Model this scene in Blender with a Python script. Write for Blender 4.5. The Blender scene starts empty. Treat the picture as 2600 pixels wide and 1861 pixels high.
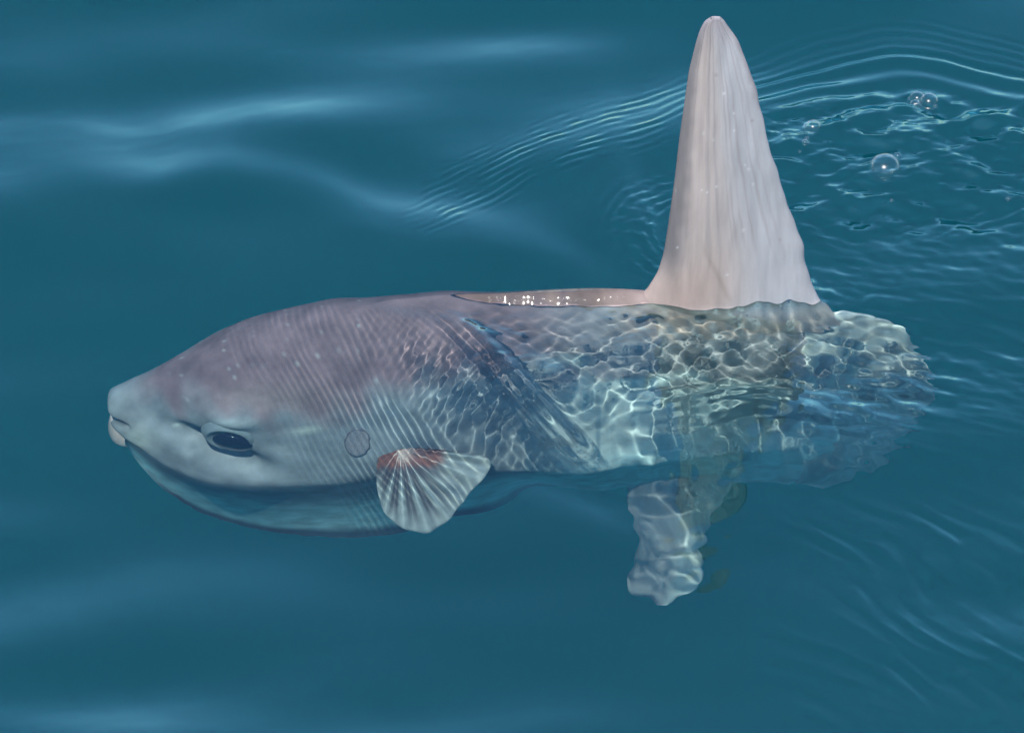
import bpy, math, random
import numpy as np
from mathutils import Vector
from mathutils.bvhtree import BVHTree

sc = bpy.context.scene
R = math.radians
# ------------------------------------------------------------------ camera
# Layout unit: one photograph pixel = 1/S scene units on the water; one scene unit is 0.2 m (fish about 1.8 m long).
S = 236.0
sc.unit_settings.system = 'METRIC'
sc.unit_settings.scale_length = 0.2
DEP = 41.0                      # camera looks down by 41 degrees
SD, CD = math.sin(R(DEP)), math.cos(R(DEP))
KW = SD * math.tan(math.asin(CD / 1.333))   # image drop per unit of depth under flat water
DIST = 100.0
cam = bpy.data.cameras.new('camera')
cam_o = bpy.data.objects.new('camera', cam)
sc.collection.objects.link(cam_o)
sc.camera = cam_o
cam_o.location = (0, -DIST * CD, DIST * SD)
cam_o.rotation_euler = (R(90 - DEP), 0, 0)
cam.sensor_width = 36
cam.lens = 36 * DIST / (2600 / S)
cam.clip_start = 0.5
cam.clip_end = 20000
# ------------------------------------------------------------------ sky and sun
SUN_EL, SUN_AZ = 61.0, 16.0     # sun behind the camera, a little to its left
sdir = Vector((-math.sin(R(SUN_AZ)) * math.cos(R(SUN_EL)), -math.cos(R(SUN_AZ)) * math.cos(R(SUN_EL)), math.sin(R(SUN_EL))))
w = bpy.data.worlds.new('World')
sc.world = w
w.use_nodes = True
sky = w.node_tree.nodes.new('ShaderNodeTexSky')
sky.sky_type = 'NISHITA'
sky.sun_disc = False
sky.sun_elevation = R(SUN_EL)
sky.sun_rotation = math.atan2(sdir.x, sdir.y)
sky.air_density = 1.3
sky.dust_density = 0.1
sky.ozone_density = 2.5
w.node_tree.links.new(sky.outputs[0], w.node_tree.nodes['Background'].inputs[0])
w.node_tree.nodes['Background'].inputs[1].default_value = 0.15
L = bpy.data.lights.new('sun', 'SUN')
L.energy = 3.4
L.angle = R(0.5)
L.color = (1.0, 0.95, 0.88)
L.cycles.is_caustics_light = True
sun = bpy.data.objects.new('sun', L)
sc.collection.objects.link(sun)
sun.rotation_euler = sdir.to_track_quat('Z', 'Y').to_euler()
sc.view_settings.view_transform = 'Standard'
sc.view_settings.look = 'None'
sc.view_settings.exposure = 1.55
sc.view_settings.gamma = 1.0
sc.view_settings.use_curve_mapping = False
sc.cycles.use_denoising = True
sc.cycles.max_bounces = 12
sc.cycles.transmission_bounces = 12
sc.cycles.transparent_max_bounces = 24
sc.cycles.volume_bounces = 2
sc.cycles.sample_clamp_indirect = 6.0

# ------------------------------------------------------------------ helpers
def mesh_np(name, V, F, smooth=True):
    V = np.asarray(V, np.float32)
    F = np.asarray(F, np.int32)
    me = bpy.data.meshes.new(name)
    me.vertices.add(len(V)); me.vertices.foreach_set('co', V.ravel())
    n = F.shape[1]
    me.loops.add(F.size); me.loops.foreach_set('vertex_index', F.ravel())
    me.polygons.add(len(F)); me.polygons.foreach_set('loop_start', np.arange(0, F.size, n, dtype=np.int32))
    me.polygons.foreach_set('use_smooth', np.full(len(F), smooth))
    me.update(calc_edges=True)
    me.validate()
    return me

def link(name, me, mat=None, parent=None, receiver=False):
    o = bpy.data.objects.new(name, me)
    sc.collection.objects.link(o)
    if mat: me.materials.append(mat)
    if parent: o.parent = parent
    if receiver: o.cycles.is_caustics_receiver = True
    return o

def grid_faces(n, m, wrap=False):
    i = np.arange(n * m).reshape(n, m)
    if wrap: i = np.concatenate([i, i[:, :1]], 1)
    return np.stack([i[:-1, :-1], i[1:, :-1], i[1:, 1:], i[:-1, 1:]], -1).reshape(-1, 4)

def px(u, Y, Z):                # layout pixels -> metres
    return np.stack([(u - 1300.0) / S, Y / S, Z / S], -1)

def v_app(Y, Z):                # picture row of a point seen through flat water (or in air)
    return 930 - SD * Y - np.where(Z > 0, CD, KW) * Z

def catmull(K, n):
    K = np.asarray(K, float); N = len(K)
    s = np.linspace(0, N - 1 - 1e-9, n); i = s.astype(int); t = (s - i)[:, None]
    g = lambda j: K[np.clip(j, 0, N - 1)]
    p0, p1, p2, p3 = g(i - 1), g(i), g(i + 1), g(i + 2)
    return 0.5 * (2 * p1 + (p2 - p0) * t + (2 * p0 - 5 * p1 + 4 * p2 - p3) * t**2 + (3 * p1 - p0 - 3 * p2 + p3) * t**3)

def sst(a, b, x):
    t = np.clip((x - a) / (b - a), 0, 1)
    return t * t * (3 - 2 * t)

def gauss(x, c, s): return np.exp(-((x - c) / s) ** 2)

def waves(X, Y, seed, n, lmin, lmax, ang=0.0, spread=math.pi):
    """Sum of random travelling waves, unit rms slope; ang = travel direction."""
    r = np.random.RandomState(seed); H = np.zeros_like(X)
    for _ in range(n):
        lam = math.exp(r.uniform(math.log(lmin), math.log(lmax)))
        a = ang + r.uniform(-spread, spread); k = 2 * math.pi / lam
        H += np.sin(k * (X * math.cos(a) + Y * math.sin(a)) + r.uniform(0, 6.28)) / k
    return H / math.sqrt(n / 2)

# ------------------------------------------------------------------ water surface
def axis(lo, hi, step, far, n):
    core = np.arange(lo, hi + step, step)
    g = np.geomspace(step * 1.5, far, n)
    return np.concatenate([(core[0] - np.cumsum(g))[::-1], core, core[-1] + np.cumsum(g)])

def water_height(U, V):
    X, Y = U, V / SD                                       # true proportions on the plane
    core = np.exp(-(np.clip(np.abs(U - 1300) - 1700, 0, None) / 1500) ** 2 - (np.clip(np.abs(V - 930) - 1300, 0, None) / 1500) ** 2)
    wx = waves(X, Y, 3, 7, 260, 700) ; wy = waves(X, Y, 4, 7, 260, 700)
    wx2 = waves(X, Y, 5, 9, 70, 200) ; wy2 = waves(X, Y, 6, 9, 70, 200)
    H = np.zeros_like(U)
    calm = 1 - 0.88 * np.exp(-((U - 1280) / 1200) ** 4 - ((V - 1010 - 0.22 * np.clip(V - 1010, 0, None)) / 470) ** 2)
    calm = calm * (1 - 0.85 * np.exp(-((U - 1780) / 330) ** 2 - ((V - 1620) / 300) ** 2))
    # open sea swell, crests lying across the view
    H += calm * 0.09 * waves(X, Y, 11, 14, 380, 1000, math.pi / 2, 0.5)
    H += calm * 0.04 * waves(X, Y, 12, 10, 240, 520, math.pi / 2 + 0.12, 0.35)
    # named sheens: slopes leaning away from the camera along a curve
    def sheen(pts, sig, amp, feather=160):
        nonlocal H
        pu = [p[0] for p in pts]; pv = [p[1] for p in pts]
        c = np.interp(U, pu, pv); d = V - c + 8 * wy / 60
        e = sst(pu[0] - feather, pu[0] + feather, U) * (1 - sst(pu[-1] - feather, pu[-1] + feather, U))
        amp *= 1.0; sig *= 1.6
        H += amp * sig / SD * np.tanh(d / sig) * np.exp(-(d / (3.2 * sig)) ** 2) * e
    sheen([(-600, 250), (400, 250), (1200, 230), (1800, 150)], 150, 0.08, 400)
    sheen([(-500, 1500), (600, 1560), (1300, 1720)], 130, 0.09, 400)
    sheen([(-400, 215), (60, 220), (300, 235), (460, 250)], 80, 0.13, 200)
    sheen([(-300, 300), (0, 290), (250, 283), (480, 288), (560, 300)], 24, 0.05, 90)
    sheen([(250, 415), (420, 402), (560, 402), (700, 422), (850, 452), (1000, 492), (1150, 540), (1350, 600), (1500, 650)], 42, 0.22, 170)
    sheen([(300, 70), (600, 60), (1000, 40), (1300, 20)], 60, 0.05, 250)
    sheen([(1050, 400), (1300, 380), (1550, 290), (1750, 190)], 75, 0.09, 160)
    sheen([(500, 230), (800, 250), (1200, 330)], 90, 0.06, 250)
    sheen([(900, 560), (1150, 615), (1400, 660)], 24, 0.10, 200)
    sheen([(-200, 1490), (200, 1500), (500, 1470), (900, 1480)], 60, 0.09, 250)
    sheen([(300, 1770), (600, 1750), (900, 1760)], 45, 0.10, 200)
    sheen([(1280, 1230), (1450, 1265), (1620, 1300)], 26, 0.14, 120)
    sheen([(1200, 870), (1330, 905), (1470, 950)], 34, 0.17, 90)
    sheen([(960, 762), (1060, 785), (1180, 822), (1260, 860)], 13, 0.16, 60)
    sheen([(1650, 985), (1900, 1010), (2150, 1000)], 26, 0.22, 120)
    # fan of long diagonal ripples, lower right
    e = sst(1850, 2250, U) * sst(1150, 1350, V) * (1 - sst(1650, 1900, V))
    dd = (V - 1300) - 0.62 * (U - 2000) - 0.00028 * (U - 2000) ** 2 + wy * 0.25
    H += e * np.clip(0.8 + wy2 / 18, 0.1, 1.6) * (0.08 * 78 / 6.28 * np.sin(dd / 78 * 6.28 + wx * 0.02) + 0.03 * 33 / 6.28 * np.sin(dd / 33 * 6.28 + 1.3 + wx * 0.02)) / SD * 0.8
    # fine parallel ripples between back and fin, turning into arcs behind the fin
    f = np.where(U < 2270, 0.44, 0.30) * (np.sqrt((U - 2270) ** 2 + 190.0 ** 2) - 190)
    d = V - 95 - f + wy * 0.10 + wy2 * 0.05
    crest = np.cos(d / (np.where(d < 0, 30, 58) - 12 * sst(1900, 1500, U)) * 6.28)
    e = sst(1150, 1500, U) * sst(-150, -10, d) * (1 - sst(110, 240, d))
    along = np.clip(0.8 + wx2 / 20 + 0.3 * np.sin(U / 61), 0.1, 1.5)
    H += 0.15 * 20 / 6.28 / SD * np.sin(d / 21 * 6.28 + wx2 * 0.02) * sst(950, 1250, U) * (1 - sst(1500, 1900, U)) * sst(-160, -70, d) * (1 - sst(20, 100, d)) * along
    H += 0.09 * 26 / 6.28 / SD * np.sin(d / 26 * 6.28) * sst(1400, 1700, U) * sst(-170, -60, d) * (1 - sst(-30, 30, d))
    H += 0.24 * 48 / 6.28 / SD * crest * sst(1700, 2050, U) * sst(-60, 0, d) * (1 - sst(90, 170, d))
    sheen([(1590, 470), (1650, 520), (1720, 600)], 60, 0.12, 60)
    # disturbed water left of the fin foot
    q = np.sqrt((U - 1760) ** 2 + ((V - 590) / SD * 0.9) ** 2) + wx2 * 0.15
    e = sst(280, 170, q) * sst(60, 110, q) * (1 - sst(1690, 1790, U)) * sst(800, 640, V)
    H += e * (0.22 * 30 / 6.28 * np.sin(q / 30 * 6.28) + 0.10 * waves(X, Y, 21, 14, 22, 60))
    # head ripples: run ahead of the shoulder crest over the flank
    g = np.interp(V, [500, 700, 760, 830, 900, 960, 1050, 1130, 1300], [900, 1010, 1080, 1180, 1260, 1315, 1395, 1470, 1580])
    d = U - g + wx * 0.05
    dl = U - (820 + 0.50 * (V - 850) + 0.0005 * (V - 850) ** 2)
    mixd = sst(-330, -60, d)
    ph = d * mixd + (dl - 340) * (1 - mixd)
    e = sst(-780, -300, d) * (1 - sst(-40, 10, d)) * sst(720, 800, V) * (1 - sst(1110, 1190, V))
    H += e * (0.030 * 20 / 6.28 * np.sin(ph / 20 * 6.28 + wx2 * 0.02 + wx * 0.03)) * np.clip(0.85 + wy2 / 30, 0.45, 1.25) * (0.7 + 0.6 * sst(-420, -120, d))
    e2 = sst(-330, -170, d) * (1 - sst(-60, 0, d)) * gauss(V, 920, 90)
    H += e2 * 0.075 * waves(X + 0.4 * Y, Y, 31, 18, 17, 34, 0.45, 0.7)
    # shoulder crest itself and the smooth hump behind it
    e = sst(770, 860, V) * (1 - sst(1080, 1160, V))
    H += e * 7.0 * np.exp(-(d / 26) ** 2) + e * 2.5 * np.exp(-((d + 34) / 12) ** 2) + e * 1.6 * np.exp(-((d + 62) / 10) ** 2)
    H += 0.07 * waves(X, Y, 44, 18, 20, 60, math.pi / 2, 1.0) * sst(1000, 1150, U) * (1 - sst(1650, 1750, U)) * np.exp(-((V - 785) / 28) ** 2)
    # restless cells over the back and flank
    e = sst(1080, 1240, U) * (1 - sst(2060, 2200, U)) * sst(745, 800, V) * (1 - sst(905, 985, V))
    H += e * sst(-20, 90, U - g + 240) * (0.125 - 0.075 * sst(800, 930, V)) * (0.75 * waves(X + wx2 * 0.3, Y + wy2 * 0.2, 41, 30, 30, 120, math.pi / 2, 1.0) + 0.5 * waves(X, Y, 42, 24, 18, 44, math.pi / 2, 0.7))
    # choppy lattice over the hind flank
    e = sst(1480, 1680, U) * (1 - sst(2230, 2380, U)) * sst(900, 980, V) * (1 - sst(1170, 1260, V))
    a = V + 0.06 * (U - 1900) + wy * 0.10 + wy2 * 0.04
    b = U + wx * 0.10 + wx2 * 0.08
    H += e * (0.50 - 0.22 * sst(960, 1100, V)) * (0.10 * 33 / 6.28 / SD * np.sin(a / 33 * 6.28) + 0.09 * 52 / 6.28 * np.sin(b / 52 * 6.28 + 0.7 * np.sin(a / 66 * 6.28)) + 0.06 * waves(X, Y, 51, 14, 40, 120))
    # round the tail: ripples fanning off the margin
    qa = np.arctan2((V - 950) / SD, U - 2080); qr = np.hypot((V - 950) / SD, U - 2080)
    e = sst(60, 140, qr) * (1 - sst(330, 420, qr)) * sst(1900, 2080, U)
    H += e * (0.022 * qr * 0.12 * np.sin(qa * 17 + wx2 * 0.05) + 0.032 * waves(X, Y, 52, 14, 34, 80))
    # water piling up at the foot of the dorsal fin
    e = np.exp(-((U - 1900) / 190) ** 2 - ((V - 735) / 60) ** 2)
    H += e * (9 + 0.40 * waves(X, Y, 61, 26, 24, 80))
    H += 34 * np.exp(-((U - 1975) / 100) ** 2 - ((V - 752) / 42) ** 2) * (1 + 0.016 * waves(X, Y, 62, 12, 40, 110))
    # broken wake behind the fin
    e = sst(1880, 2020, U) * sst(150, 240, V - 0.16 * np.abs(U - 2330)) * (1 - sst(480, 640, V)) 
    H += e * (0.30 * waves(X + wx2 * 0.25, Y + wy2 * 0.2, 71, 24, 70, 260, math.pi / 2, 0.9) + 0.15 * waves(X, Y, 72, 22, 20, 56, math.pi / 2, 0.8))
    H += 11 * np.exp(-((U - 2358) / 44) ** 2 - ((V - 412) / 30) ** 2)
    e = sst(1950, 2150, U) * sst(480, 600, V) * (1 - sst(1000, 1200, V))
    H += e * 0.085 * waves(X, Y, 73, 18, 30, 120, math.pi / 2 + 0.5, 0.6)
    e = np.exp(-((U - 1730) / 220) ** 2 - ((V - 1370) / 190) ** 4)
    H += e * 0.018 * waves(X, Y, 75, 14, 60, 130)
    # tiny unevenness everywhere
    H += calm * 0.006 * waves(X, Y, 81, 14, 30, 120, math.pi / 2, 0.9)
    H = H - 17.0                                            # mean sea level along the back
    return H * core + 0.03 * waves(X, Y, 91, 12, 900, 9000, math.pi / 2, 0.8) * (1 - core)

u_ax = axis(-120, 2720, 2.9, 300000, 46)
v_ax = axis(-120, 1980, 2.9, 300000, 46)
UU, VV = np.meshgrid(u_ax, v_ax, indexing='ij')
HH = water_height(UU, VV)
Vw = px(UU, (930 - VV) / SD, HH).reshape(-1, 3)
me_w = mesh_np('water', Vw, grid_faces(len(u_ax), len(v_ax))[:, ::-1])
mw = bpy.data.materials.new('sea_water')
mw.use_nodes = True
nt = mw.node_tree; nt.nodes.clear()
out = nt.nodes.new('ShaderNodeOutputMaterial')
gl = nt.nodes.new('ShaderNodeBsdfRefraction')
gl.inputs['IOR'].default_value = 1.333
gl.inputs['Roughness'].default_value = 0.0
gl.inputs['Color'].default_value = (0.82, 0.98, 0.97, 1)
gz = nt.nodes.new('ShaderNodeBsdfGlossy')
gz.inputs['Roughness'].default_value = 0.0
gz.inputs['Color'].default_value = (0.48, 0.87, 1.0, 1)
fz = nt.nodes.new('ShaderNodeFresnel'); fz.inputs['IOR'].default_value = 1.53
mz = nt.nodes.new('ShaderNodeMixShader')
nt.links.new(fz.outputs[0], mz.inputs[0]); nt.links.new(gl.outputs[0], mz.inputs[1]); nt.links.new(gz.outputs[0], mz.inputs[2])
nt.links.new(mz.outputs[0], out.inputs[0])
water = link('water', me_w, mw)
water['kind'] = 'structure'
water['label'] = 'smooth teal sea surface with ripples'
water.cycles.is_caustics_caster = True

# the murky body of water underneath
VTOP = -1790 / S
bx = 6000.0
Vb = [(x * bx, y * bx, z) for z in (VTOP, -180) for x, y in ((-1, -1), (1, -1), (1, 1), (-1, 1))]
me = bpy.data.meshes.new('murky_depth')
me.from_pydata(Vb, [], [(0, 1, 2, 3), (7, 6, 5, 4), (0, 4, 5, 1), (1, 5, 6, 2), (2, 6, 7, 3), (3, 7, 4, 0)])
md = bpy.data.materials.new('murky_water')
md.use_nodes = True
nt = md.node_tree; nt.nodes.clear()
out = nt.nodes.new('ShaderNodeOutputMaterial')
pv = nt.nodes.new('ShaderNodeVolumePrincipled')
pv.inputs['Color'].default_value = (0.06, 0.865, 0.70, 1)
pv.inputs['Absorption Color'].default_value = (0, 0, 0, 1)
pv.inputs['Density'].default_value = 0.27
nt.links.new(pv.outputs[0], out.inputs[1])
depth = link('murky_depth', me, md)
depth['kind'] = 'stuff'
depth['label'] = 'murky teal depths below the fish'

# ------------------------------------------------------------------ materials for the fish
def skin(name, rough=0.45, spec=0.35, mottle=0.16, scale=16.0, bump=0.15, wet=False, fine=140.0, stretch=1.0):
    m = bpy.data.materials.new(name)
    m.use_nodes = True
    nt = m.node_tree; N = nt.nodes; K = nt.links.new
    b = N['Principled BSDF']
    at = N.new('ShaderNodeAttribute'); at.attribute_name = 'pigment'
    tc = N.new('ShaderNodeTexCoord')
    n1 = N.new('ShaderNodeTexNoise'); n1.inputs['Scale'].default_value = scale / 3; n1.inputs['Detail'].default_value = 6
    n2 = N.new('ShaderNodeTexNoise'); n2.inputs['Scale'].default_value = fine / 3; n2.inputs['Detail'].default_value = 3
    mp = N.new('ShaderNodeMapping'); mp.inputs['Scale'].default_value = (1, 1, stretch)
    K(tc.outputs['Object'], mp.inputs['Vector']); K(mp.outputs[0], n1.inputs['Vector']); K(tc.outputs['Object'], n2.inputs['Vector'])
    mr = N.new('ShaderNodeMapRange')
    mr.inputs['From Min'].default_value = 0.3; mr.inputs['From Max'].default_value = 0.7
    mr.inputs['To Min'].default_value = 1 - mottle; mr.inputs['To Max'].default_value = 1 + mottle
    K(n1.outputs['Fac'], mr.inputs['Value'])
    mx = N.new('ShaderNodeMix'); mx.data_type = 'RGBA'; mx.blend_type = 'MULTIPLY'; mx.inputs[0].default_value = 1
    K(at.outputs['Color'], mx.inputs[6]); K(mr.outputs[0], mx.inputs[7])
    K(mx.outputs[2], b.inputs['Base Color'])
    b.inputs['Roughness'].default_value = rough
    b.inputs['Specular IOR Level'].default_value = spec
    bp = N.new('ShaderNodeBump'); bp.inputs['Strength'].default_value = bump; bp.inputs['Distance'].default_value = 0.012
    K(n2.outputs['Fac'], bp.inputs['Height']); K(bp.outputs[0], b.inputs['Normal'])
    if wet:                     # beads and film of water on the skin that stands above the sea
        wa = N.new('ShaderNodeAttribute'); wa.attribute_name = 'wet'
        vo = N.new('ShaderNodeTexVoronoi'); vo.inputs['Scale'].default_value = 14
        K(tc.outputs['Object'], vo.inputs['Vector'])
        b2 = N.new('ShaderNodeBump'); b2.inputs['Strength'].default_value = 0.45; b2.inputs['Distance'].default_value = 0.018
        K(vo.outputs['Distance'], b2.inputs['Height'])
        b.inputs['Coat Roughness'].default_value = 0.09
        K(wa.outputs['Fac'], b.inputs['Coat Weight']); K(b2.outputs[0], b.inputs['Coat Normal'])
    return m

def plain(name, col, rough=0.4, spec=0.5, coat=0.0):
    m = bpy.data.materials.new(name); m.use_nodes = True
    nt = m.node_tree; b = nt.nodes['Principled BSDF']
    n = nt.nodes.new('ShaderNodeTexNoise'); n.inputs['Scale'].default_value = 12
    r = nt.nodes.new('ShaderNodeValToRGB')
    r.color_ramp.elements[0].color = (*[c * 0.75 for c in col], 1); r.color_ramp.elements[1].color = (*[min(1, c * 1.2) for c in col], 1)
    nt.links.new(n.outputs['Fac'], r.inputs[0]); nt.links.new(r.outputs[0], b.inputs['Base Color'])
    b.inputs['Roughness'].default_value = rough; b.inputs['Specular IOR Level'].default_value = spec
    b.inputs['Coat Weight'].default_value = coat
    return m

ALB = 0.64
def paint(me, col, wet=None):
    a = me.attributes.new('pigment', 'FLOAT_COLOR', 'POINT')
    c = np.ones((len(me.vertices), 4), np.float32); c[:, :3] = np.asarray(col) * ALB
    a.data.foreach_set('color', c.ravel())
    if wet is not None:
        b = me.attributes.new('wet', 'FLOAT', 'POINT'); b.data.foreach_set('value', np.asarray(wet, np.float32))

def lerp(a, b, t): return a + (np.asarray(b) - a) * t[..., None]

M_body = skin('sunfish_skin', 0.66, 0.05, 0.26, 10, 0.12, True)
M_fin = skin('fin_skin', 0.42, 0.3, 0.13, 30, 0.10, stretch=0.14)
M_pect = skin('fin_membrane', 0.35, 0.4, 0.18, 24, 0.15)
M_eye = plain('eye_dark_blue', (0.003, 0.004, 0.014), 0.12, 0.25, 0.0)
M_iris = plain('eyelid_skin', (0.15, 0.16, 0.17), 0.4)
M_tooth = plain('pale_lip', (0.52, 0.37, 0.33), 0.35)
M_mouth = plain('mouth_dark', (0.015, 0.014, 0.016), 0.7)
M_gill = plain('gill_skin', (0.19, 0.16, 0.175), 0.45)
M_rim = plain('gill_rim', (0.09, 0.075, 0.09), 0.45)

# ------------------------------------------------------------------ the fish
YC = 264.0                       # its mid plane
fish = bpy.data.objects.new('ocean_sunfish', None)
sc.collection.objects.link(fish)
fish['label'] = 'large grey ocean sunfish basking at the surface with its tall dorsal fin in the air'
fish['category'] = 'sunfish'

keys = [  # upper midline u, z; lower midline u, z; half width
 (350, -575, 350, -605, 14), (320, -574, 322, -607, 20), (298, -572, 299, -610, 22), (274, -563, 276, -618, 30),
 (260, -549, 268, -640, 37), (256, -531, 269, -668, 43), (266, -511, 280, -715, 54), (298, -486, 308, -812, 76),
 (355, -440, 350, -935, 108), (420, -380, 410, -1065, 150), (520, -282, 500, -1180, 202), (610, -200, 600, -1258, 224),
 (700, -148, 700, -1312, 232), (800, -102, 800, -1344, 236), (900, -60, 890, -1358, 237), (985, -26, 985, -1345, 234), (1050, -15, 1050, -1325, 231),
 (1110, -4, 1110, -1290, 229), (1170, 4, 1160, -1245, 222), (1270, 11, 1270, -1205, 210), (1400, 18, 1400, -1110, 172), (1600, 22, 1600, -1040, 122),
 (1800, 5, 1800, -1000, 88), (1950, -15, 1950, -1000, 72), (2080, -50, 2080, -1000, 54), (2150, -110, 2150, -930, 36), (2180, -260, 2180, -800, 4)]
NS, NR = 300, 160
uu = np.linspace(850, 2150, 66)
hr = np.mean([water_height(uu[:, None], np.full((66, 1), v_)) [:, 0] for v_ in (735.0, 750.0, 765.0, 780.0)], 0)
hr = np.convolve(np.pad(hr, 5, mode='edge'), np.ones(11) / 11, 'valid')     # sea level along the back
keys = [(a_, b_ + (float(np.interp(a_, uu, hr)) * min(1, (a_ - 850) / 120) if 850 < a_ < 1900 else 0), c_, d_, e_) for a_, b_, c_, d_, e_ in keys]
C = catmull(keys, NS)
th = np.linspace(0, 2 * math.pi, NR, endpoint=False)
t = ((1 - np.cos(th)) / 2)[None, :]
t0 = 0.445 + 0.27 * sst(1050, 1600, C[:, 0:1])
th = th[None, :]
xa = np.clip(1 - t / t0, 0, 1); xb = np.clip((t - t0) / (1 - t0), 0, 1)
f = np.where(t < t0, np.clip(1 - xa ** 2, 0, 1) ** (0.5 + 0.28 * sst(1520, 1200, C[:, 0:1]) * sst(820, 1000, C[:, 0:1])), np.clip(1 - xb, 0, 1) ** 1.08 * (1 - 0.0 * xb)) * np.sign(np.sin(th) + 1e-12)
U = C[:, 0:1] * (1 - t) + C[:, 2:3] * t
Z = C[:, 1:2] * (1 - t) + C[:, 3:4] * t
HW = np.abs(C[:, 4:5] * f)
side = np.where(np.sin(th) >= 0, 1.0, -1.0) * np.ones_like(U)
# brow, eye hollow, cheek
EU, EZ = 580.0, -470.0
mask = sst(0.0, 40, HW) * np.where(side > 0, 1.0, 0.3)
HW = HW + mask * (40 * np.exp(-((U - 585) / 85) ** 2 - ((Z - (-378) - 0.12 * (U - 585)) / 42) ** 2)
      + 11 * np.exp(-((U - 440) / 70) ** 2 - ((Z + 475) / 40) ** 2)
      - 96 * np.exp(-((U - 548) / 105) ** 2 - ((Z + 545 + 0.30 * (U - 552)) / 50) ** 2)
      + 8 * np.exp(-((U - 560) / 140) ** 2 - ((Z + 740) / 70) ** 2)
      - 5 * np.exp(-((U - 380) / 45) ** 2 - ((Z + 470) / 60) ** 2)
      - 6 * np.exp(-((U - 700) / 60) ** 2 - ((Z + 475) / 18) ** 2)
      + 10 * np.exp(-((U - 1010) / 55) ** 2 - ((Z + 500) / 60) ** 2))
U = U + 34 * np.exp(-((Z + 576) / 15) ** 2) * sst(322, 275, U) * (np.arange(NS) > 20)[:, None]
Yb = YC - side * HW
Vv = px(U, Yb, Z)
me = mesh_np('body', Vv.reshape(-1, 3), grid_faces(NS, NR, True))
# pigment, by the place each skin point has on the flank (same on both sides)
va = v_app(YC - HW, Z)
rs = np.random.RandomState(7)
wig = waves(U, Z, 101, 14, 60, 240) ; wig2 = waves(U, Z, 102, 14, 18, 70)
vm = np.interp(U, [250, 330, 400, 470, 560, 700, 800, 880, 1000, 1100, 1250, 1500, 1800, 2000, 2200],
               [955, 968, 990, 1012, 1030, 1052, 1056, 1040, 985, 955, 950, 960, 985, 1000, 1000])
mantle = np.array([0.245, 0.142, 0.155]); flank = np.array([0.285, 0.28, 0.30]); belly = np.array([0.40, 0.42, 0.42])
d = va - vm + wig * (0.7 + 0.6 * sst(1200, 1500, U)) + wig2 * 0.3
rearw = sst(1250, 1650, U)  # silvery rear, also paled to make up for lost underwater sunlight
col = lerp(lerp(np.broadcast_to(mantle, U.shape + (3,)), (0.42, 0.36, 0.37), rearw), lerp(np.broadcast_to(flank, U.shape + (3,)), (0.72, 0.74, 0.72), rearw), sst(-60, 48, d))
col = lerp(col, (0.33, 0.22, 0.215), 0.7 * gauss(U, 680, 170) * gauss(va, 1005, 40) * (1 - sst(-26, 20, d)))     # warm patch above the eye
col = lerp(col, (0.31, 0.285, 0.295), sst(395, 300, U) * 0.8)                                                       # paler snout
col = lerp(col, (0.34, 0.33, 0.34), sst(310, 275, U))
col = lerp(col, (0.62, 0.60, 0.55), 0.8 * np.exp(-((U - 335) / 35) ** 2 - ((va - 1095) / 28) ** 2))                 # white chin
col = lerp(col, (0.46, 0.47, 0.48), 0.7 * np.exp(-((U - 575) / 60) ** 2 - ((va - 1060) / 12) ** 2))                 # pale brow
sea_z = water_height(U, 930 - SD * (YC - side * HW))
emerged = sst(-2.5, 0.5, Z - sea_z)  # skin above the waterline, toned darker to cancel brighter light in air
col = lerp(col, lerp(np.broadcast_to(np.array([0.075, 0.058, 0.056]), U.shape + (3,)), (0.10, 0.076, 0.064), sst(1150, 1450, U) * np.clip(0.7 + wig2 / 12, 0, 1.3)), emerged * sst(850, 950, U))                                            # brown back, darkened to offset the stronger light in air
col = lerp(col, (0.50, 0.34, 0.30), (1 - emerged) * sst(1500, 1640, U) * sst(-150, -60, Z + 6 * wig2) * (1 - sst(1900, 2060, U)))
col = lerp(col, (0.22, 0.165, 0.15), emerged * sst(1480, 1640, U) * (1 - sst(2000, 2080, U)))             # pink fin foot
col = lerp(col, (0.5, 0.5, 0.5), sst(1500, 1750, U) * sst(950, 1010, va) * 0.3)
band = sst(0.15, 0.6, np.sin((U - 1985) / 88 * 6.28)) * sst(1900, 1970, U)  # dark bars made by the ripples, painted into the hind flank
col = lerp(col, (0.2, 0.2, 0.2), 0.3 * band * sst(-120, -220, Z))
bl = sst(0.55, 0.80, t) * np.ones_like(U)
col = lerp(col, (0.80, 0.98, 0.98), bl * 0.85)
col = lerp(col, (0.10, 0.12, 0.14), sst(0.90, 0.97, t) * np.ones_like(U) * sst(330, 420, U) * sst(1500, 1200, U))  # dark crescent of shade along the keel, painted into the skin
for _ in range(90):                                                                                                 # pale scars and specks
    cu, cv, r = rs.uniform(400, 1250), rs.uniform(800, 1060), rs.uniform(1.2, 3.0)
    col = lerp(col, (0.55, 0.50, 0.50), 0.7 * np.exp(-((U - cu) / r) ** 2 - ((va - cv) / r) ** 2))
col = lerp(col, (0.75, 0.72, 0.62), 0.85 * np.exp(-((U - 772) / 36) ** 2 - ((va - 1074 + 0.08 * (U - 772)) / 4.5) ** 2))
col = lerp(col, (0.75, 0.74, 0.70), 0.85 * np.exp(-((U - 437) / 9) ** 2 - ((va - 1060) / 4) ** 2))
col = lerp(col, (0.02, 0.018, 0.02), np.maximum((np.arange(NS) < 24)[:, None] * np.ones_like(U), 0.9 * np.exp(-((Z + 576) / 14) ** 2) * sst(318, 296, U)))                              # inside of the mouth
wet = emerged * (0.02 + 0.5 * np.exp(-((U - 1390) / 120) ** 4)) * sst(1640, 1540, U)
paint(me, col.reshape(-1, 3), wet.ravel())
body = link('body', me, M_body, fish, True)
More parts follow.
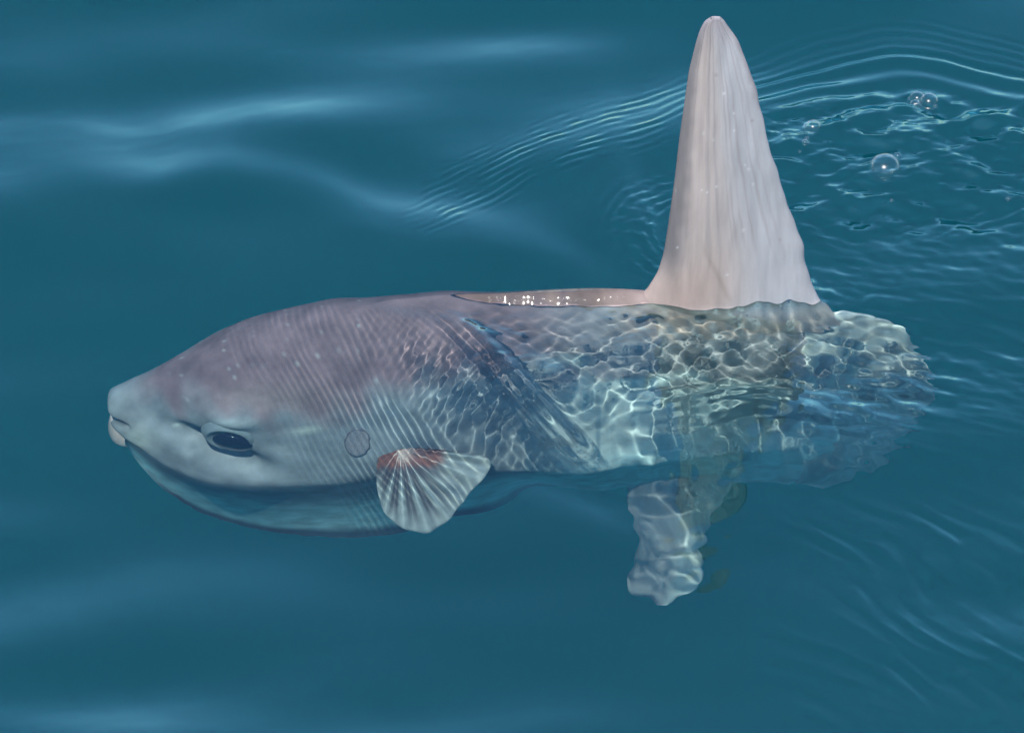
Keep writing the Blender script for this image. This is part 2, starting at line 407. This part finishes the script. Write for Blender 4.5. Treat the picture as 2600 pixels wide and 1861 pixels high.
bvh = BVHTree.FromPolygons([tuple(v) for v in Vv.reshape(-1, 3).tolist()], grid_faces(NS, NR, True).tolist())

def on_flank(u, z):              # near flank point and outward normal
    h = bvh.ray_cast(Vector(((u - 1300) / S, -9, z / S)), Vector((0, 1, 0)))
    return h[0], (h[1] if h[1].y < 0 else -h[1])

# ---- fins built as blades: rows of chords
def blade(name, mid, thick_fn, zrows, ul, ur, col_fn, mat, ncol=90, ridges=None):
    n = len(zrows); c = np.linspace(0, 1, ncol)
    prof = np.clip(np.sqrt(np.clip(1 - np.abs(2 * c - 1) ** 2.4, 0, 1)), 0.0, 1)
    ch = 0.5 - 0.5 * np.cos(c * math.pi); ch = 0.5 * ch + 0.5 * c
    U = ul[:, None] + (ur - ul)[:, None] * ch[None, :]
    Z = np.repeat(zrows[:, None], ncol, 1)
    Tt = thick_fn(U, Z, ch[None, :]) * prof[None, :]
    if ridges is not None: Tt = Tt + ridges(U, Z, ch[None, :]) * sst(0.0, 0.12, ch)[None, :] * sst(1.0, 0.9, ch)[None, :]
    Tt = np.maximum(Tt, 0.6)
    front = px(U, mid(U, Z) - Tt, Z); back = px(U, mid(U, Z) + Tt, Z)[:, ::-1]
    Vs = np.concatenate([front, back], 1)
    F = grid_faces(n, 2 * ncol, True)
    i = np.arange(n * 2 * ncol).reshape(n, 2 * ncol)
    e = n - 1
    cap = np.stack([i[e, :ncol - 1], i[e, 1:ncol], i[e, ncol:][::-1][1:], i[e, ncol:][::-1][:-1]], -1)
    me = mesh_np(name, Vs.reshape(-1, 3), np.concatenate([F, cap]))
    cf = col_fn(U, Z, np.broadcast_to(ch[None, :], U.shape))
    paint(me, np.concatenate([cf, cf[:, ::-1]], 1).reshape(-1, 3))
    return link(name, me, mat, fish, True)

air = lambda v: (757 - v) / CD * 0.972
sea = lambda v: -(v - 757) / KW
# dorsal fin outline, read off the photograph
dl_ = [(-120, 1560), (-40, 1590), (0, 1612), (22, 1640), (air(705), 1662), (air(685), 1673), (air(636), 1687), (air(567), 1697), (air(449), 1712), (air(350), 1722), (air(242), 1736), (air(183), 1744), (air(114), 1761), (air(88), 1769), (air(74), 1776), (air(64), 1783), (air(58), 1796)]
dr_ = [(-120, 2160), (-60, 2128), (0, 2085), (air(715), 2066), (air(665), 2048), (air(621), 2043), (air(567), 2022), (air(522), 2000), (air(463), 1983), (air(409), 1963), (air(345), 1943), (air(276), 1928), (air(212), 1909), (air(173), 1894), (air(133), 1877), (air(109), 1864), (air(74), 1840), (air(64), 1833), (air(58), 1824)]
zr = np.concatenate([np.linspace(-120, 780, 150), air(58) - (air(58) - 780) * (1 - np.sin(np.linspace(0, math.pi / 2, 34)[1:]))])
sm = lambda P: np.interp(zr, [p[0] for p in P], [p[1] for p in P])
def smooth(a, k=5):
    w_ = np.ones(k) / k; p = np.pad(a, k // 2, mode='edge'); return np.convolve(p, w_, 'valid')
ul, ur = smooth(sm(dl_)), smooth(sm(dr_))
ur = ur + 1.2 * np.sin(zr / 21) * sst(100, 250, zr) + 0.8 * np.sin(zr / 13.3 + 1)
ray = waves(np.linspace(0, 60, 400), np.zeros(400), 111, 30, 1.6, 7, 0, 0.01)
def ray_c(c): return np.interp(c * 60, np.linspace(0, 60, 400), ray)
def d_col(U, Z, c):
    h = Z / air(58)
    a = lerp(np.broadcast_to(np.array([0.278, 0.222, 0.200]), U.shape + (3,)), (0.265, 0.245, 0.248), sst(0.35, 0.8, c + 0.15 * h))
    a = lerp(a, (0.27, 0.195, 0.168), sst(0.28, 0.02, h) * sst(0.62, 0.25, c))
    a = lerp(a, (0.12, 0.10, 0.10), 0.95 * sst(0.20, 0.06, c + 0.02 * waves(U, Z, 5, 8, 30, 120) / 30) * sst(0.05, 0.2, h))
    a = lerp(a, (0.22, 0.185, 0.19), 0.75 * sst(0.88, 1.0, h))
    a = lerp(a, (0.21, 0.175, 0.17), 0.6 * sst(0.2, 0.75, ray_c(c) * 0.9 + 0.25 * np.sin(Z / 70 + c * 20)) * sst(0.12, 0.3, h) * sst(0.18, 0.35, c) * sst(0.95, 0.75, c))
    a = lerp(a, (0.17, 0.145, 0.15), 0.8 * sst(0.90, 0.99, c + 0.02 * waves(U, Z, 15, 8, 30, 120) / 30) * sst(0.62, 0.8, h))
    cr = np.interp(Z, [20, 90, 160, 230], [1855, 1830, 1800, 1780])
    a = lerp(a, (0.20, 0.15, 0.13), 0.7 * gauss(U, cr, 7) * sst(240, 120, Z) * sst(0, 40, Z))
    a = lerp(a, (0.46, 0.34, 0.31), sst(10, -40, Z))
    r = np.random.RandomState(3)
    for _ in range(24):
        cu, cz, s_ = r.uniform(1700, 1990), r.uniform(40, 780), r.uniform(2, 5)
        a = lerp(a, (0.42, 0.39, 0.38) if r.rand() < .6 else (0.17, 0.14, 0.13), 0.7 * np.exp(-((U - cu) / s_) ** 2 - ((Z - cz) / s_) ** 2))
    return a
def d_th(U, Z, c):
    return 8 + 22 * sst(900, 0, Z) + 5 * np.exp(-np.clip(Z + 40, 0, None) / 55) * sst(1.0, 0.6, c)
def d_ridge(U, Z, c):
    return 0.7 * ray_c(c) * sst(20, 160, Z) + 1.5 * np.sin(Z / 43 + 5 * c) * sst(0.6, 0.9, c) * sst(100, 300, Z)
blade('dorsal_fin', lambda U, Z: YC + 26 * (np.clip(Z, 0, None) / 900) ** 2 + 6 * np.sin(Z / 150) * sst(1750, 1950, U), d_th, zr, ul, ur, d_col, M_fin, 110, d_ridge)

# anal fin
al_ = [(-860, 1560), (-960, 1590), (sea(1215), 1618), (sea(1260), 1620), (sea(1300), 1628), (sea(1350), 1616), (sea(1400), 1608), (sea(1450), 1610), (sea(1490), 1620), (sea(1515), 1638), (sea(1530), 1670)]
ar_ = [(-860, 1960), (-960, 1915), (sea(1215), 1880), (sea(1250), 1862), (sea(1290), 1838), (sea(1330), 1806), (sea(1380), 1796), (sea(1430), 1790), (sea(1480), 1782), (sea(1515), 1762), (sea(1530), 1715)]
zr = np.linspace(-860, sea(1530), 110)
smr = lambda P: smooth(np.interp(-zr, [-p[0] for p in P], [p[1] for p in P]))
ul, ur = smr(al_), smr(ar_)
ur = ur + 5 * np.sin(zr / 17) * sst(-1100, -1300, zr)
def a_col(U, Z, c):
    a = lerp(np.broadcast_to(np.array([0.50, 0.47, 0.49]), U.shape + (3,)), (0.8, 0.8, 0.77), sst(0.4, 0.85, c))
    return lerp(a, (0.5, 0.48, 0.5), 0.15 * sst(0.1, 0.6, ray_c(c)))
blade('anal_fin', lambda U, Z: YC + 14 * np.sin(Z / 260), lambda U, Z, c: 8 + 10 * sst(-1300, -900, Z), zr, ul, ur, a_col, M_fin, 70)

# tail fin (clavus) with scalloped margin
base = catmull([(2040, -20), (2050, -180), (2060, -400), (2064, -560), (2060, -760), (2050, -900), (2030, -1000)], 220)
marg = catmull([(2120, -62), (2200, -78), (2245, -95), (2295, -140), (2342, -265), (2372, -375), (2393, -470), (2398, -530), (2392, -600), (2364, -690), (2304, -800), (2205, -905), (2110, -1010)], 220)
q = np.linspace(0, 1, 220)
dirv = marg - base; ln = np.linalg.norm(dirv, axis=1, keepdims=True)
sc_ = 9 * (np.abs(np.sin(q * math.pi * 13)) - 0.6) * sst(0.08, 0.2, q) * sst(1, 0.9, q)
marg = marg + dirv / ln * sc_[:, None]
r = np.linspace(0, 1, 46)
U = base[:, 0:1] + (marg - base)[:, 0:1] * r; Z = base[:, 1:2] + (marg - base)[:, 1:2] * r
ray_t = np.cos(q * math.pi * 26)[:, None]
Tt = (50 * np.sin(np.clip(q * 1.0, 0.02, 0.98) * math.pi)[:, None] ** 0.6 * (1 - r) ** 1.3 + 5) + 2.0 * ray_t * sst(0.15, 0.5, r) * (1 - 0.5 * r)
Tt[:, -1] = 0.8
front = px(U, YC - Tt, Z); back = px(U, YC + Tt, Z)[:, ::-1]
me = mesh_np('tail_fin', np.concatenate([front, back], 1).reshape(-1, 3), grid_faces(220, 92, True))
c0 = np.broadcast_to(np.array([0.62, 0.58, 0.55]), U.shape + (3,))
cc = lerp(c0, (0.30, 0.28, 0.27), sst(-0.2, 0.6, ray_t) * 0.8 * sst(0.25, 0.6, r)[None, :])
cc = lerp(cc, (0.74, 0.76, 0.75), sst(-500, -620, Z + 14 * waves(U, Z, 9, 8, 60, 160) / 20))
cc = lerp(cc, (0.70, 0.66, 0.60), 0.8 * sst(0.86, 1.0, r)[None, :] * np.ones_like(U))
cc = lerp(cc, (0.48, 0.44, 0.42), sst(-190, -80, Z))
cc = lerp(cc, (0.12, 0.12, 0.12), 0.4 * gauss(r, 0.18, 0.12)[None, :] * sst(-560, -680, Z))
paint(me, np.concatenate([cc, cc[:, ::-1]], 1).reshape(-1, 3))
link('tail_fin', me, M_fin, fish, True)['label'] = 'scalloped rounded tail fin under rippled water'

# pectoral fin: pleated fan held out from the flank
outl = [(962, 1112), (960, 1150), (964, 1205), (980, 1262), (1008, 1298), (1045, 1319), (1085, 1327), (1120, 1315), (1150, 1291), (1174, 1260), (1197, 1230), (1226, 1190), (1245, 1150), (1228, 1122), (1172, 1112), (1110, 1104)]
O = np.array([1018.0, 1100.0])
P = catmull(outl, 200) - O
q = np.linspace(0, 1, 200); r = np.linspace(0.02, 1, 40)
pl = np.cos(q * math.pi * 2 * 9.5)
P = P * (1 + 0.008 * pl[:, None])
A = P[:, 0:1] * r; Bv = P[:, 1:2] * r / 0.795
bz, bo = -478.0, 222.0           # root on the flank: depth, distance from the mid plane
e_out, e_dn = 200 / 233.0, 120 / 233.0
ple = 11.0 * pl[:, None] * sst(0.12, 0.7, r) * sst(0, .06, q)[:, None] * sst(1, .94, q)[:, None]
cup = 26 * (r ** 2)[None, :] * np.ones_like(A)
Th = (7 * (1 - r) ** 1.0 + 1.4)[None, :] * np.ones_like(A); Th[:, -1] = 0.6; Th[0] = 0.6; Th[-1] = 0.6
def pec(sgn):
    n = ple - cup + sgn * Th       # along the fan's upper normal
    Y = YC - bo - Bv * e_out - n * e_dn
    Z = bz - Bv * e_dn + n * e_out
    return px(O[0] + A, Y, Z)
me = mesh_np('pectoral_fin', np.concatenate([pec(1), pec(-1)[:, ::-1]], 1).reshape(-1, 3), grid_faces(200, 80, True))
rr = np.broadcast_to(r[None, :], A.shape)
cc = lerp(np.broadcast_to(np.array([0.33, 0.315, 0.30]), A.shape + (3,)), (0.075, 0.058, 0.058), (sst(0.35, -0.5, pl) * sst(0.80, 0.45, q))[:, None] * sst(1.0, 0.72, rr) * 0.9)
pu = O[0] + A; pv_ = O[1] + P[:, 1:2] * r
cc = lerp(cc, (0.085, 0.06, 0.065), 0.9 * sst(1205, 1150, pv_) * sst(1150, 1080, pu))
cc = lerp(cc, (0.22, 0.075, 0.05), sst(1158, 1138, pv_ + 3 * pl[:, None]) * sst(1150, 1110, pu))
paint(me, np.concatenate([cc, cc[:, ::-1]], 1).reshape(-1, 3))
link('pectoral_fin', me, M_pect, fish, True)['label'] = 'pleated round pectoral fin with reddish brown root'

# ---- lathe-like caps set on the flank
def cap(name, u, z, ru, rz, prof, mat, parent, nseg=64, tilt=0.0, lift=0.0, conform=False, face=0.0):
    p, n = on_flank(u, z)
    n = (n + Vector((0, -face, tilt))).normalized()
    ex = (Vector((1, 0, 0)) - n * n.x).normalized(); ez = n.cross(ex)
    if ez.z < 0: ez = -ez
    a = np.linspace(0, 2 * math.pi, nseg, endpoint=False)
    Vs = []
    for (rad, h) in prof:
        for k in a:
            w_ = p + ex * (math.cos(k) * rad * ru / S) + ez * (math.sin(k) * rad * rz / S)
            if conform: w_ = on_flank(w_.x * S + 1300, w_.z * S)[0]
            Vs.append(w_ + n * ((h + lift) / S))
    me = mesh_np(name, [tuple(v) for v in Vs], grid_faces(len(prof), nseg, True))
    return link(name, me, mat, parent, True)
dome = [(1.0 * math.cos(a), 1.0 * math.sin(a)) for a in np.linspace(0, math.pi / 2 - 0.01, 14)]
eye = cap('eye', EU - 4, EZ, 60, 58, [(1.3, -22), (1.18, -9), (1.08, -2), (1.02, 2), (0.97, 3), (0.92, 1), (0.86, -4), (0.02, -5)], M_iris, fish, lift=8, face=1.2)
eye['label'] = 'round dark blue eye under a heavy pale brow'
cap('pupil', EU + 7, EZ - 16, 54, 48, [(1.0, -14)] + [(d_[0], d_[1] * 15) for d_ in dome], M_eye, eye, lift=6, face=1.2)
gill = cap('gill_opening', 908, -448, 31, 54, [(1.0, -8), (1.0, 1), (0.97, 3), (0.9, 3.2), (0.6, 2.6), (0.02, 2)], M_gill, fish, lift=2, conform=True)
gill['label'] = 'oval purplish gill opening ahead of the pectoral fin'
cap('rim', 908, -448, 32, 56, [(1.0, -8), (1.03, 1), (1.0, 3.6), (0.95, 4.0), (0.90, 1.0)], M_rim, gill, lift=2, conform=True)

# lower lip and tooth plate
n, m_ = 40, 30
a = np.linspace(-1.3, 1.3, n)[:, None]; b = np.linspace(0, math.pi * 1.1, m_)[None, :]
rl = 49
cu, cz = 316.0, -668.0
Ul = cu - (np.cos(a) * (rl + 12 * np.sin(b)))
Yl = YC - np.sin(a) * (58 + 8 * np.sin(b)) 
Zl = cz + 56 * np.cos(b) * (0.6 + 0.4 * np.cos(a))
me = mesh_np('lower_lip', px(Ul, Yl, Zl).reshape(-1, 3), grid_faces(n, m_))
link('lower_lip', me, M_tooth, fish, True)['label'] = 'pale pink lower lip and tooth plate'

# ------------------------------------------------------------------ bubbles on the wake
mb = bpy.data.materials.new('bubble_film')
mb.use_nodes = True
nt = mb.node_tree; nt.nodes.clear()
out = nt.nodes.new('ShaderNodeOutputMaterial'); mixs = nt.nodes.new('ShaderNodeMixShader')
tr = nt.nodes.new('ShaderNodeBsdfTransparent'); gs = nt.nodes.new('ShaderNodeBsdfGlossy'); fr = nt.nodes.new('ShaderNodeFresnel')
gs.inputs['Roughness'].default_value = 0.26; fr.inputs['IOR'].default_value = 1.16
mm = nt.nodes.new('ShaderNodeMath'); mm.operation = 'MINIMUM'; mm.inputs[1].default_value = 0.16
ma = nt.nodes.new('ShaderNodeMath'); ma.operation = 'ADD'; ma.inputs[1].default_value = 0.02
nt.links.new(fr.outputs[0], ma.inputs[0]); nt.links.new(ma.outputs[0], mm.inputs[0]); nt.links.new(mm.outputs[0], mixs.inputs[0]); nt.links.new(tr.outputs[0], mixs.inputs[1]); nt.links.new(gs.outputs[0], mixs.inputs[2])
nt.links.new(mixs.outputs[0], out.inputs[0])
def surf_h(u, v):
    return float(water_height(np.array([[float(u)]]), np.array([[float(v)]]))[0, 0])
def bubble(u, v, r, label, squash=0.8):
    prof = [(1.35, -0.12), (1.16, -0.06), (1.04, 0.02), (1.0, 0.12)]
    prof += [(math.cos(x), 0.12 + math.sin(x) * squash) for x in np.linspace(0.1, math.pi / 2 - 0.004, 16)]
    a = np.linspace(0, 2 * math.pi, 48, endpoint=False)
    vb = v + r * 0.30              # foot of the dome in the picture
    h = surf_h(u, vb)
    Y0 = (930 - vb) / SD
    pr = np.array(prof)
    Vs = np.stack([pr[:, :1] * np.cos(a) * r, pr[:, :1] * np.sin(a) * r, pr[:, 1:] * r * np.ones((1, 48))], -1) / S
    me = mesh_np('bubble', Vs.reshape(-1, 3), grid_faces(len(prof), 48, True))
    o = link('bubble', me, mb)
    o.location = ((u - 1300) / S, Y0 / S, h / S)
    o['label'] = label; o['category'] = 'bubble'; o['group'] = 'air bubbles on the wake'
    return o
bubble(2271, 398, 41, 'big clear bubble, largest and brightest of the wake')
bubble(2306, 372, 9, 'tiny bubble touching the rim of the largest clear bubble')
bubble(2290, 420, 6, 'tiny bubble at the foot of the largest clear bubble')
bubble(2088, 297, 21, 'single round bubble floating between the fin and the bubble cluster')
bubble(2065, 346, 9, 'small bubble just below the single round bubble near the fin')
bubble(2050, 369, 4, 'pinhead bubble trailing below the small bubble near the fin')
bubble(2396, 212, 25, 'largest bubble of the cluster of three')
bubble(2366, 203, 20, 'middle sized bubble at the back of the cluster of three')
bubble(2359, 220, 14, 'smallest bubble of the cluster of three')
bubble(2284, 489, 5, 'lone tiny bubble straight below the largest clear bubble')
bubble(2588, 482, 6, 'lone tiny bubble far behind the fin, away from all other bubbles')
bubble(2070, 334, 6, 'tiny bubble in the gap under the single round bubble near the fin')
bubble(2412, 228, 6, 'tiny bubble clinging to the largest bubble of the cluster of three')
